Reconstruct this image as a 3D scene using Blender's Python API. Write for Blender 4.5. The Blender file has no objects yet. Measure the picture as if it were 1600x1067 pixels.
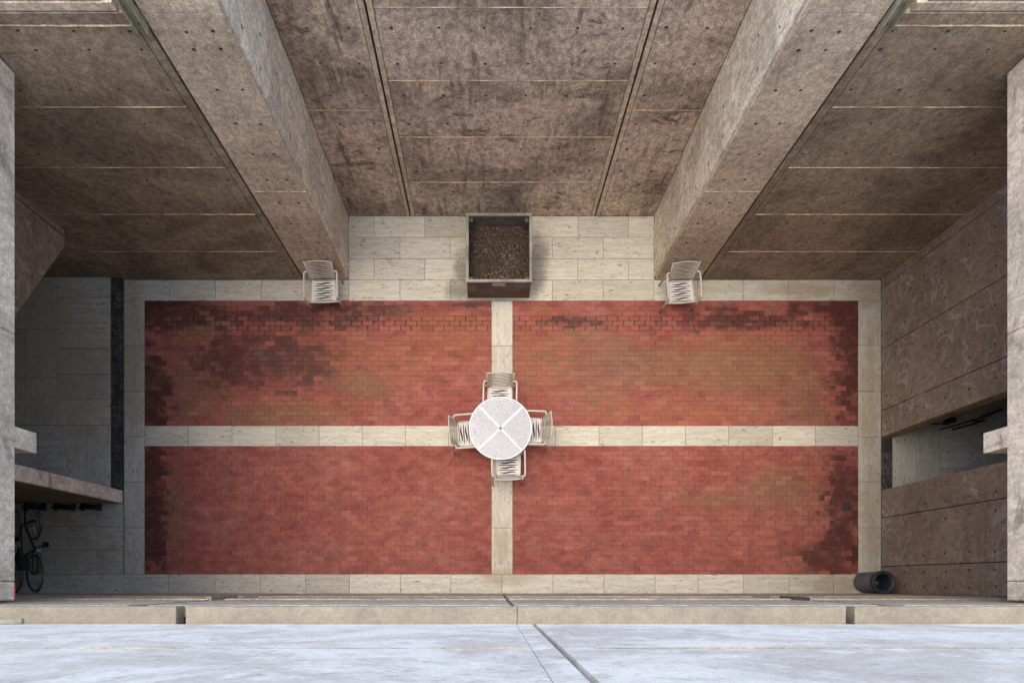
import bpy, math, random
from mathutils import Vector, Matrix
random.seed(7)
R = math.radians
scene = bpy.context.scene
COL = scene.collection

# ------------------------------------------------------------------ camera
CAM_H = 13.15
cd = bpy.data.cameras.new('camera'); cam = bpy.data.objects.new('camera', cd); COL.objects.link(cam)
cam.location = (0, 0, CAM_H); cam.rotation_euler = (0, 0, 0)      # leaning over the parapet, looking straight down
cd.sensor_width = 36.0; cd.lens = 36.0 * 1131.0 / 1600.0
cd.shift_x = 36.0 / 1600.0; cd.shift_y = 374.5 / 1600.0
cd.clip_start = 0.05; cd.clip_end = 500
scene.camera = cam

# ------------------------------------------------------------------ sky, sun, exposure
SUN_DIR = Vector((0.18, -0.03, -1.0)).normalized()               # the way the light travels
w = bpy.data.worlds.new('World'); scene.world = w; w.use_nodes = True
nt = w.node_tree; nt.nodes.clear()
sky = nt.nodes.new('ShaderNodeTexSky'); sky.sky_type = 'NISHITA'; sky.sun_disc = False
toward = -SUN_DIR
sky.sun_elevation = math.asin(toward.z)
sky.sun_rotation = math.atan2(toward.x, toward.y)
sky.air_density = 1.0; sky.dust_density = 2.2; sky.ozone_density = 0.2
bg = nt.nodes.new('ShaderNodeBackground'); bg.inputs['Strength'].default_value = 0.15
wo = nt.nodes.new('ShaderNodeOutputWorld')
nt.links.new(sky.outputs[0], bg.inputs[0]); nt.links.new(bg.outputs[0], wo.inputs[0])
sd = bpy.data.lights.new('sun', 'SUN'); sd.energy = 0.56; sd.angle = R(50); sd.color = (1.0, 0.86, 0.66)
sun = bpy.data.objects.new('sun', sd); COL.objects.link(sun)
sun.rotation_euler = SUN_DIR.to_track_quat('-Z', 'Y').to_euler()
vs = scene.view_settings
vs.view_transform = 'Standard'; vs.look = 'None'; vs.gamma = 1.0; vs.use_curve_mapping = False
vs.exposure = 1.63
scene.cycles.max_bounces = 8; scene.cycles.diffuse_bounces = 5; scene.cycles.transparent_max_bounces = 12

# ------------------------------------------------------------------ plan grid of the court: 86 grid units to the metre
def X(u): return (u - 764.0) / 86.0
def Y(v): return (908.0 - v) / 86.0

# ------------------------------------------------------------------ materials
class NT:
    def __init__(s, name):
        s.m = bpy.data.materials.new(name); s.m.use_nodes = True
        s.t = s.m.node_tree; s.t.nodes.clear()
        s.out = s.t.nodes.new('ShaderNodeOutputMaterial')
        s.geo = s.t.nodes.new('ShaderNodeNewGeometry')
        s.pos = s.geo.outputs['Position']
    def n(s, t): return s.t.nodes.new(t)
    def put(s, sock, v):
        if v is None: return
        if hasattr(v, 'is_linked') or isinstance(v, bpy.types.NodeSocket): s.t.links.new(v, sock)
        else:
            if sock.type == 'RGBA' and len(v) == 3: v = (*v, 1)
            sock.default_value = v
    def math(s, op, a, b=0.0, c=None, clamp=False):
        k = s.n('ShaderNodeMath'); k.operation = op; k.use_clamp = clamp
        s.put(k.inputs[0], a); s.put(k.inputs[1], b)
        if c is not None: s.put(k.inputs[2], c)
        return k.outputs[0]
    def vmath(s, op, a, b=None):
        k = s.n('ShaderNodeVectorMath'); k.operation = op
        s.put(k.inputs[0], a); s.put(k.inputs[1], b)
        return k.outputs['Value'] if op in ('LENGTH', 'DISTANCE', 'DOT_PRODUCT') else k.outputs[0]
    def sc(s, v, off=(0, 0, 0), src=None):
        k = s.n('ShaderNodeMapping'); k.inputs['Scale'].default_value = v; k.inputs['Location'].default_value = off
        s.put(k.inputs[0], src or s.pos); return k.outputs[0]
    def noise(s, scale, detail=5, rough=0.6, vec=None, dist=0.0, color=False):
        k = s.n('ShaderNodeTexNoise'); k.inputs['Scale'].default_value = scale; k.inputs['Detail'].default_value = detail
        k.inputs['Roughness'].default_value = rough; k.inputs['Distortion'].default_value = dist
        s.put(k.inputs['Vector'], vec or s.pos); return k.outputs['Color' if color else 'Fac']
    def voro(s, scale, vec=None, feature='F1'):
        k = s.n('ShaderNodeTexVoronoi'); k.feature = feature; k.inputs['Scale'].default_value = scale
        s.put(k.inputs['Vector'], vec or s.pos); return k.outputs['Distance']
    def ramp(s, v, a, b, lo=0.0, hi=1.0):
        k = s.n('ShaderNodeMapRange'); k.interpolation_type = 'SMOOTHSTEP'
        s.put(k.inputs[0], v); k.inputs[1].default_value = a; k.inputs[2].default_value = b
        k.inputs[3].default_value = lo; k.inputs[4].default_value = hi; return k.outputs[0]
    def mix(s, f, a, b, mode='MIX'):
        k = s.n('ShaderNodeMix'); k.data_type = 'RGBA'; k.blend_type = mode
        s.put(k.inputs[0], f); s.put(k.inputs[6], a); s.put(k.inputs[7], b); return k.outputs[2]
    def sep(s, v):
        k = s.n('ShaderNodeSeparateXYZ'); s.put(k.inputs[0], v); return k.outputs
    def comb(s, x, y, z=0.0):
        k = s.n('ShaderNodeCombineXYZ'); s.put(k.inputs[0], x); s.put(k.inputs[1], y); s.put(k.inputs[2], z); return k.outputs[0]
    def wn(s, vec):
        k = s.n('ShaderNodeTexWhiteNoise'); k.noise_dimensions = '3D'; s.put(k.inputs['Vector'], vec); return k.outputs['Value']
    def bump(s, h, strength=0.3, dist=0.01):
        k = s.n('ShaderNodeBump'); k.inputs['Strength'].default_value = strength; k.inputs['Distance'].default_value = dist
        s.put(k.inputs['Height'], h); return k.outputs[0]
    def done(s, col, rough=0.8, normal=None, metal=0.0, spec=0.3):
        p = s.n('ShaderNodeBsdfPrincipled')
        s.put(p.inputs['Base Color'], col); s.put(p.inputs['Roughness'], rough); s.put(p.inputs['Metallic'], metal)
        p.inputs['Specular IOR Level'].default_value = spec
        if normal is not None: s.put(p.inputs['Normal'], normal)
        s.t.links.new(p.outputs[0], s.out.inputs[0]); return s.m

def concrete(name, light, mid, dark, seed=0.0, stain=0.5, streak=0.5, pits=0.5, swirl=0.0, bump=0.25, tide=0.4, grit=1.0):
    s = NT(name); o = (seed, seed * 1.7, seed * 0.6)
    big = s.noise(0.75, 7, 0.62, s.sc((1, 1, 1), o), 0.6)
    med = s.noise(3.2, 7, 0.65, s.sc((1, 1, 1), o), 0.3)
    fine = s.noise(38, 4, 0.7)
    gr = s.noise(170, 2, 0.6)
    stv = s.noise(6.5, 8, 0.72, s.sc((1, 1, 0.14), o), 0.25)                # water runs down the wall
    tdv = s.noise(1.9, 9, 0.76, s.sc((0.6, 0.6, 1.25), o), 0.7)       # tide marks
    c = s.mix(s.ramp(med, 0.3, 0.72), mid, light)
    c = s.mix(s.math('MULTIPLY', s.ramp(big, 0.42, 0.62), stain), c, dark)
    c = s.mix(s.math('MULTIPLY', s.ramp(s.math('ADD', stv, s.math('MULTIPLY', s.math('SUBTRACT', fine, 0.5), 0.16)), 0.53, 0.68), streak), c, dark)
    c = s.mix(s.math('MULTIPLY', s.ramp(s.math('ADD', tdv, s.math('MULTIPLY', s.math('SUBTRACT', fine, 0.5), 0.22)), 0.55, 0.63), tide), c, dark)
    pale = s.noise(4.2, 6, 0.66, s.sc((1, 1, 0.06), (seed + 9, 2, 4)))
    c = s.mix(s.math('MULTIPLY', s.ramp(pale, 0.52, 0.66), 0.6 * streak), c, light)
    f = s.ramp(fine, 0.28, 0.72, 1 - 0.28 * grit, 1 + 0.22 * grit); g = s.ramp(gr, 0.2, 0.8, 0.80, 1.18)
    c = s.mix(1.0, c, s.comb(f, f, f), 'MULTIPLY'); c = s.mix(1.0, c, s.comb(g, g, g), 'MULTIPLY')
    mid_ = s.noise(13, 7, 0.78, s.sc((1, 1, 0.8), o), 0.2); k_ = s.ramp(mid_, 0.28, 0.72, 1 - 0.42 * grit, 1 + 0.34 * grit); c = s.mix(1.0, c, s.comb(k_, k_, k_), 'MULTIPLY')
    spk = s.math('MULTIPLY', s.ramp(s.noise(21, 6, 0.8, s.sc((1, 1, 0.55), o)), 0.60, 0.68), s.ramp(s.noise(1.6, 5, 0.65, s.sc((1, 1, 1), (seed, 6, 2))), 0.42, 0.62))
    c = s.mix(s.math('MULTIPLY', spk, 0.7 * grit), c, dark)
    if swirl:
        e = s.math('ABSOLUTE', s.math('SUBTRACT', s.noise(2.1, 2.5, 0.5, s.sc((1, 1, 1), (seed, 3, 1)), 0.8), 0.5))
        l = s.math('MULTIPLY', s.ramp(e, 0.0, 0.03, 1.0, 0.0), s.ramp(s.noise(1.3), 0.42, 0.58))
        c = s.mix(s.math('MULTIPLY', l, swirl), c, (0.6, 0.52, 0.45))
    pv = s.math('MULTIPLY', s.ramp(s.voro(26), 0.05, 0.12, 1.0, 0.0), s.ramp(s.noise(5), 0.52, 0.6))
    c = s.mix(s.math('MULTIPLY', pv, pits), c, (0.03, 0.026, 0.022))
    h = s.math('ADD', s.math('MULTIPLY', fine, 0.7), s.math('SUBTRACT', s.math('MULTIPLY', gr, 0.3), s.math('MULTIPLY', pv, 0.8)))
    return s.done(c, s.ramp(med, 0.2, 0.8, 0.72, 0.95), s.bump(h, bump, 0.012))

M = {}
M['niche'] = concrete('stained_brown_concrete', (0.650, 0.514, 0.376), (0.535, 0.412, 0.295), (0.174, 0.122, 0.083), 3.1, 0.62, 1.0, 0.8, tide=0.95, grit=1.25)
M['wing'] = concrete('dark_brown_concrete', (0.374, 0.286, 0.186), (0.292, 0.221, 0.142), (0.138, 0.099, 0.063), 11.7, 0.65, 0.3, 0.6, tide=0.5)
M['pier'] = concrete('grey_brown_concrete', (0.702, 0.560, 0.389), (0.577, 0.450, 0.306), (0.251, 0.184, 0.125), 23.2, 0.4, 0.45, 0.7, tide=0.35)
M['pierside'] = concrete('pale_grey_concrete', (0.809, 0.706, 0.530), (0.700, 0.602, 0.442), (0.284, 0.217, 0.149), 73.2, 0.35, 0.5, 0.7, tide=0.25)
M['side'] = concrete('swirled_brown_concrete', (0.323, 0.246, 0.167), (0.262, 0.196, 0.132), (0.153, 0.112, 0.074), 31.9, 0.4, 0.1, 0.5, swirl=0.34, tide=0.3, grit=0.75)
M['bridge'] = concrete('weathered_grey_concrete', (0.856, 0.733, 0.572), (0.740, 0.626, 0.480), (0.185, 0.146, 0.106), 41.0, 0.3, 0.45, 0.9, tide=0.6, grit=0.7)
M['ridge'] = concrete('pale_joint_concrete', (0.624, 0.470, 0.284), (0.499, 0.365, 0.214), (0.166, 0.120, 0.076), 5.0, 0.4, 0.2, 0.2, tide=0.5)
M['cap'] = concrete('sandy_cap_concrete', (0.392, 0.336, 0.230), (0.339, 0.286, 0.194), (0.212, 0.171, 0.111), 51.0, 0.3, 0.0, 0.8, tide=0.2, grit=0.4)
M['core'] = concrete('recessed_joint_concrete', (0.12, 0.095, 0.08), (0.09, 0.072, 0.06), (0.04, 0.032, 0.027), 2.0, 0.5, 0.3, 0.2)
M['ground'] = concrete('ground_concrete', (0.25, 0.23, 0.2), (0.2, 0.185, 0.165), (0.1, 0.09, 0.08), 9.0)

def plain(name, col, rough=0.5, metal=0.0, var=0.15, scale=20, spec=0.4):
    s = NT(name); v = s.ramp(s.noise(scale, 5, 0.65), 0.25, 0.75, 1 - var, 1 + var)
    c = s.mix(1.0, col, s.comb(v, v, v), 'MULTIPLY')
    return s.done(c, rough, s.bump(s.noise(scale * 6, 3), 0.06, 0.003), metal, spec)
M['plug'] = plain('lead_plug', (0.10, 0.08, 0.065), 0.7)
M['black'] = plain('black_metal', (0.02, 0.02, 0.022), 0.5)
M['rubber'] = plain('black_rubber', (0.012, 0.012, 0.012), 0.75)
M['chrome'] = plain('dull_steel', (0.4, 0.4, 0.4), 0.35, 1.0)
M['steel'] = plain('galvanised_green_steel', (0.30, 0.285, 0.20), 0.6, 0.2, 0.3, 14)
M['yellow'] = plain('yellow_paint', (0.45, 0.34, 0.03), 0.4)
M['chair'] = plain('cream_powder_coat', (0.50, 0.455, 0.375), 0.5, 0.0, 0.06, 12)
M['pan'] = plain('slot_shade_dark', (0.035, 0.03, 0.026), 0.8)  # dark colour standing in for the shade behind the seat slots
M['chairback'] = plain('taupe_chair_sheet', (0.44, 0.395, 0.325), 0.55, 0.0, 0.06, 12)
M['chairleg'] = plain('taupe_leg_tone', (0.36, 0.31, 0.255), 0.5, 0.0, 0.08, 12)  # legs in a darker tone than the armrests
M['chairseat'] = plain('off_white_chair_sheet', (0.56, 0.525, 0.47), 0.5, 0.0, 0.05, 12)
M['tablewhite'] = plain('white_enamel', (0.80, 0.79, 0.77), 0.4, 0.0, 0.04)
M['binbody'] = plain('charcoal_plastic', (0.13, 0.135, 0.14), 0.6, 0.0, 0.12, 9)
M['binlid'] = plain('blue_black_plastic', (0.035, 0.038, 0.045), 0.5, 0.0, 0.12, 9)
M['binin'] = plain('bin_bag', (0.02, 0.028, 0.04), 0.3, 0.0, 0.3, 25)
M['red'] = plain('red_paint', (0.45, 0.04, 0.03), 0.6)
M['drain'] = plain('drain_iron', (0.045, 0.04, 0.035), 0.6, 0.3, 0.3)
M['label_white'] = plain('faded_label', (0.55, 0.48, 0.44), 0.7)
M['label_red'] = plain('faded_red_ink', (0.35, 0.09, 0.08), 0.7)

# upper wall, toned paler than the court walls
s = NT('pale_upper_concrete')
a = s.noise(1.1, 9, 0.72, s.sc((0.8, 1, 0.8)), 0.9); b = s.noise(4.5, 8, 0.74, s.sc((0.8, 1, 0.9)), 0.5); f = s.noise(34, 6, 0.75)
c = s.mix(s.ramp(a, 0.40, 0.60), (0.68, 0.625, 0.565), (0.93, 0.895, 0.835))
c = s.mix(s.math('MULTIPLY', s.ramp(b, 0.52, 0.66), 0.5), c, (0.50, 0.45, 0.405))
c = s.mix(s.math('MULTIPLY', s.ramp(s.noise(9, 7, 0.75, s.sc((1, 1, 0.8), (4, 4, 4))), 0.56, 0.66), 0.45), c, (0.33, 0.30, 0.28))
c = s.mix(s.math('MULTIPLY', s.ramp(s.noise(3.2, 6, 0.7, s.sc((1, 1, 1), (14, 4, 4))), 0.55, 0.68), 0.8), c, (0.96, 0.94, 0.90))
g = s.ramp(f, 0.3, 0.7, 0.84, 1.10); c = s.mix(1.0, c, s.comb(g, g, g), 'MULTIPLY')
M['pale'] = s.done(c, 0.8, s.bump(f, 0.2, 0.006))
# lower part of that wall
M['front'] = concrete('weathered_front_concrete', (0.620, 0.547, 0.437), (0.520, 0.451, 0.354), (0.200, 0.163, 0.123), 61, 0.3, 0.3, 0.5)

def travertine(name, along_y, light=(0.60, 0.565, 0.47), warm=(0.485, 0.44, 0.34)):
    s = NT(name)
    oi = s.n('ShaderNodeObjectInfo'); rnd = oi.outputs['Random']
    off = s.comb(s.math('MULTIPLY', rnd, 37.0), s.math('MULTIPLY', rnd, 91.0), 0.0)
    p = s.vmath('ADD', s.pos, off)
    st = (1, 0.10, 1) if along_y else (0.10, 1, 1)
    band = s.noise(16, 5, 0.6, s.sc(st, src=p), 0.25)
    fineb = s.noise(60, 4, 0.65, s.sc(st, src=p))
    st2 = (1, 0.28, 1) if along_y else (0.28, 1, 1)
    pit = s.noise(34, 4, 0.6, s.sc(st2, src=p), 0.4)
    zone = s.noise(3.5, 4, 0.6, p)
    c = s.mix(s.ramp(band, 0.32, 0.7), light, warm)
    c = s.mix(s.ramp(fineb, 0.42, 0.70, 0.0, 0.6), c, (0.37, 0.325, 0.245))
    pm = s.math('MULTIPLY', s.ramp(pit, 0.58, 0.65), s.ramp(zone, 0.40, 0.58))
    c = s.mix(s.math('MULTIPLY', pm, 0.8), c, (0.10, 0.085, 0.065))
    v = s.math('ADD', 0.82, s.math('MULTIPLY', rnd, 0.24)); c = s.mix(1.0, c, s.comb(v, v, s.math('MULTIPLY', v, 0.985)), 'MULTIPLY')
    # grime by the planter and right-hand border; left bay patches paint in its shade
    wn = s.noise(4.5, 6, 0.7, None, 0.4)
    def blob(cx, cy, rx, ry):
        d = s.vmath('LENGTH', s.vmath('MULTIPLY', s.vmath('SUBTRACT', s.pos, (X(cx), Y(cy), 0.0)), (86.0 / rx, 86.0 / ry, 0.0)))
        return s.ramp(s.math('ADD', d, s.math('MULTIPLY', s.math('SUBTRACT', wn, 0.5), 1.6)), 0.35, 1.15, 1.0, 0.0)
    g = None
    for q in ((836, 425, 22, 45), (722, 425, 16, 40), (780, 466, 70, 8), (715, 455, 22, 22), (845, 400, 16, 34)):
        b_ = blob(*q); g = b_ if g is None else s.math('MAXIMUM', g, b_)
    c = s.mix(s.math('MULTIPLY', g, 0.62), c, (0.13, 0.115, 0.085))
    y = None
    for q in ((1360, 455, 40, 30), (1359, 620, 22, 130), (1362, 800, 24, 110), (1310, 912, 60, 22), (1250, 452, 70, 18), (205, 560, 30, 160), (60, 560, 90, 200), (120, 600, 70, 150), (100, 850, 110, 80), (790, 900, 60, 18), (785, 850, 18, 40)):
        b_ = blob(*q); y = b_ if y is None else s.math('MAXIMUM', y, b_)
    c = s.mix(s.math('MULTIPLY', y, 0.50), c, (0.28, 0.20, 0.10))
    h = s.math('SUBTRACT', fineb, s.math('MULTIPLY', pm, 2.0))
    return s.done(c, 0.62, s.bump(h, 0.25, 0.004))
M['travx'] = travertine('travertine_long_grain', False)
M['travy'] = travertine('travertine_cross_grain', True)

# brick paving: each brick its own tone, weather films and damp stains over many bricks
BW, BH = 17.0 / 86.0, 7.8 / 86.0
BX0, BY0 = X(226), Y(470)
s = NT('red_brick')
xyz = s.sep(s.pos)
row = s.math('FLOOR', s.math('DIVIDE', s.math('SUBTRACT', BY0, xyz[1]), BH))
half = s.math('MULTIPLY', s.math('FLOORED_MODULO', row, 2.0), 0.5)
colm = s.math('FLOOR', s.math('ADD', s.math('DIVIDE', s.math('SUBTRACT', xyz[0], BX0), BW), half))
cell = s.comb(colm, row, 0.0)
r1 = s.wn(cell); r2 = s.wn(s.vmath('ADD', cell, (53.3, 17.7, 4.0)))
cellpos = s.comb(s.math('MULTIPLY', colm, BW), s.math('MULTIPLY', row, -BH), 0.0)
wpos = s.vmath('ADD', s.vmath('MULTIPLY', s.pos, (0.55, 0.55, 0.0)), s.vmath('MULTIPLY', cellpos, (0.45, 0.45, 0)))
wn = s.noise(1.5, 7, 0.68, wpos, 0.5)
wf = s.noise(9, 6, 0.7)
def field(lst, lo=0.45, hi=1.05, amp=1.9):
    g = None
    for cx, cy, rx, ry in lst:
        d = s.vmath('LENGTH', s.vmath('MULTIPLY', s.vmath('SUBTRACT', s.pos, (X(cx), Y(cy), 0.0)), (86.0 / rx, 86.0 / ry, 0.0)))
        d = s.math('ADD', d, s.math('ADD', s.math('MULTIPLY', s.math('SUBTRACT', wn, 0.5), amp), s.math('MULTIPLY', s.math('SUBTRACT', wf, 0.5), 0.5)))
        d = s.math('ADD', d, s.math('MULTIPLY', s.math('SUBTRACT', r2, 0.5), 0.62))
        b_ = s.ramp(d, lo, hi, 1.0, 0.0); g = b_ if g is None else s.math('MAXIMUM', g, b_)
    return g
c = s.mix(s.ramp(s.noise(0.7, 5, 0.6), 0.35, 0.68), (0.255, 0.070, 0.051), (0.29, 0.096, 0.071))
c = s.mix(s.math('MULTIPLY', s.ramp(s.noise(2.6, 6, 0.7, s.sc((1, 1, 1), (8, 3, 0)), 0.7), 0.5, 0.66), 0.35), c, (0.25, 0.060, 0.046))
bl = s.noise(5.5, 8, 0.74, s.sc((0.75, 1.1, 1), (3, 3, 0)), 0.5); k_ = s.ramp(bl, 0.3, 0.7, 0.72, 1.28); c = s.mix(1.0, c, s.comb(k_, k_, k_), 'MULTIPLY')
c = s.mix(s.math('MULTIPLY', s.ramp(r1, 0.45, 1.0), 0.14), c, (0.33, 0.115, 0.07))
c = s.mix(s.math('MULTIPLY', s.ramp(s.noise(1.9, 7, 0.7, s.sc((0.8, 1.3, 1), (13, 5, 0)), 0.8), 0.52, 0.64), 0.40), c, (0.345, 0.145, 0.112))
orange = field([(560, 560, 190, 55), (850, 560, 70, 80), (700, 520, 90, 40), (1050, 640, 220, 30), (450, 640, 120, 40), (1150, 560, 120, 70)], 0.3, 1.2)
c = s.mix(s.math('MULTIPLY', orange, 0.55), c, (0.31, 0.115, 0.055))
film = field([(960, 570, 150, 70), (310, 510, 60, 40), (1150, 580, 170, 60), (1255, 620, 60, 70), (1230, 770, 90, 45), (275, 790, 22, 100), (300, 600, 90, 60), (560, 600, 60, 30), (1110, 780, 60, 14), (430, 650, 120, 20)], 0.25, 1.2)
c = s.mix(s.math('MULTIPLY', film, 0.55), c, (0.19, 0.12, 0.062))
damp = field([(250, 490, 120, 34), (240, 640, 34, 110), (430, 560, 125, 58), (360, 570, 60, 60), (470, 492, 130, 30), (600, 482, 70, 13), (1150, 500, 130, 20), (1335, 560, 46, 140), (1300, 482, 100, 16), (1312, 790, 34, 140), (236, 790, 36, 150), (1290, 870, 60, 30), (900, 502, 50, 10), (740, 476, 60, 8)], 0.46, 0.98, 2.3)
damp = s.math('MULTIPLY', damp, s.ramp(s.noise(3.4, 8, 0.76, None, 0.6), 0.28, 0.55, 0.35, 1.0))
c = s.mix(s.math('MULTIPLY', damp, 0.92), c, (0.072, 0.021, 0.016))
v = s.math('ADD', 0.88, s.math('MULTIPLY', s.math('MULTIPLY', r1, r1), 0.17)); c = s.mix(1.0, c, s.comb(v, v, v), 'MULTIPLY')
c = s.mix(s.ramp(r2, 0.90, 0.97, 0.0, 0.25), c, (0.16, 0.05, 0.04))
c = s.mix(s.ramp(r2, 0.06, 0.02, 0.0, 0.14), c, (0.42, 0.22, 0.15))
eff = s.math('MULTIPLY', s.ramp(s.noise(13, 7, 0.75, None, 1.0), 0.63, 0.70), s.ramp(s.noise(1.1, 3, 0.5, s.sc((1, 1, 1), (5, 1, 0))), 0.5, 0.62))
c = s.mix(s.math('MULTIPLY', eff, 0.5), c, (0.50, 0.33, 0.27))
chip = s.math('MULTIPLY', s.ramp(s.noise(22, 5, 0.7, s.sc((0.6, 1, 1), (2, 7, 0))), 0.66, 0.70), s.ramp(s.noise(0.9, 3, 0.5, s.sc((1, 1, 1), (1, 9, 0))), 0.5, 0.6))
c = s.mix(s.math('MULTIPLY', chip, 0.6), c, (0.11, 0.03, 0.025))
g = s.ramp(s.noise(45, 5, 0.75), 0.28, 0.72, 0.72, 1.28); c = s.mix(1.0, c, s.comb(g, g, g), 'MULTIPLY')
M['brick'] = s.done(c, s.math('SUBTRACT', 0.82, s.math('MULTIPLY', damp, 0.25)), s.bump(s.noise(60, 4, 0.7), 0.3, 0.004))
M['mortar_dark'] = plain('open_joint', (0.035, 0.018, 0.014), 0.95, 0, 0.35, 6)
s = NT('brick_joint_sand'); n1 = s.noise(1.7, 6, 0.7); M['mortar'] = s.done(s.mix(s.ramp(n1, 0.42, 0.6), (0.075, 0.028, 0.02), (0.28, 0.095, 0.066)), 0.95)
M['bed'] = plain('paving_bed', (0.17, 0.145, 0.105), 0.95, 0, 0.3, 6)

s = NT('trench_stone')
n1 = s.noise(6, 7, 0.7, None, 0.5); ef = s.math('MULTIPLY', s.ramp(s.math('ABSOLUTE', s.math('SUBTRACT', s.noise(5, 6, 0.7, None, 0.8), 0.5)), 0.0, 0.02, 1, 0), s.ramp(s.noise(2.2), 0.42, 0.58))
c = s.mix(s.ramp(n1, 0.35, 0.7), (0.028, 0.025, 0.022), (0.075, 0.066, 0.056)); c = s.mix(s.math('MULTIPLY', ef, 0.55), c, (0.33, 0.31, 0.28))
M['trench'] = s.done(c, 0.7, s.bump(n1, 0.3, 0.01))

def wood(name, base, dark, grey):
    s = NT(name); n1 = s.noise(7, 6, 0.65, s.sc((0.25, 0.25, 3.0)), 0.6); n2 = s.noise(3, 4, 0.6)
    c = s.mix(s.ramp(n1, 0.35, 0.68), base, dark); c = s.mix(s.ramp(n2, 0.45, 0.65, 0, 0.6), c, grey)
    return s.done(c, 0.85, s.bump(n1, 0.3, 0.006))
M['plank'] = wood('weathered_dark_wood', (0.15, 0.118, 0.088), (0.055, 0.042, 0.032), (0.20, 0.165, 0.13))
M['plank_low'] = wood('brown_wood', (0.16, 0.105, 0.062), (0.07, 0.045, 0.03), (0.12, 0.09, 0.06))  # bottom planks, browner than the ones above
M['rim'] = wood('silver_grey_wood', (0.30, 0.275, 0.225), (0.16, 0.145, 0.115), (0.38, 0.355, 0.30))
s = NT('planter_soil'); n1 = s.noise(30, 6, 0.7)
M['soil'] = s.done(s.mix(s.ramp(n1, 0.35, 0.7), (0.035, 0.024, 0.016), (0.12, 0.083, 0.055)), 0.95, s.bump(n1, 0.8, 0.02))
for k, (nm, cc) in enumerate((('bark_chip', (0.10, 0.066, 0.043)), ('pale_wood_chip', (0.30, 0.22, 0.165)), ('dark_bark_chip', (0.022, 0.015, 0.011)), ('small_leaf', (0.035, 0.075, 0.02)))):
    M['chip%d' % k] = plain(nm, cc, 0.9, 0, 0.3)

# obscure glass: translucent, dimpled
s = NT('dimpled_obscure_glass')
vo = s.voro(48); nz = s.noise(40, 3)
tr = s.n('ShaderNodeBsdfTransparent'); tr.inputs[0].default_value = (0.78, 0.82, 0.86, 1)
tl = s.n('ShaderNodeBsdfTranslucent'); tl.inputs[0].default_value = (0.36, 0.38, 0.415, 1)
df = s.n('ShaderNodeBsdfDiffuse'); df.inputs[0].default_value = (0.36, 0.38, 0.415, 1)
gl = s.n('ShaderNodeBsdfGlossy'); gl.inputs[0].default_value = (0.9, 0.9, 0.9, 1); gl.inputs['Roughness'].default_value = 0.25
nb = s.bump(s.math('ADD', vo, nz), 0.5, 0.006)
for q in (tl, df, gl): s.t.links.new(nb, q.inputs['Normal'])
def mixs(f, a_, b_):
    k = s.n('ShaderNodeMixShader'); s.put(k.inputs[0], f); s.t.links.new(a_, k.inputs[1]); s.t.links.new(b_, k.inputs[2]); return k.outputs[0]
base = mixs(0.55, tl.outputs[0], df.outputs[0])
m1 = mixs(s.ramp(vo, 0.12, 0.6, 0.32, 0.62), tr.outputs[0], base)
m2 = mixs(0.10, m1, gl.outputs[0])
s.t.links.new(m2, s.out.inputs[0]); M['glass'] = s.m
s = NT('window_glass'); M['pane'] = s.done((0.02, 0.025, 0.03), 0.05, None, 0, 0.6)

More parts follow.
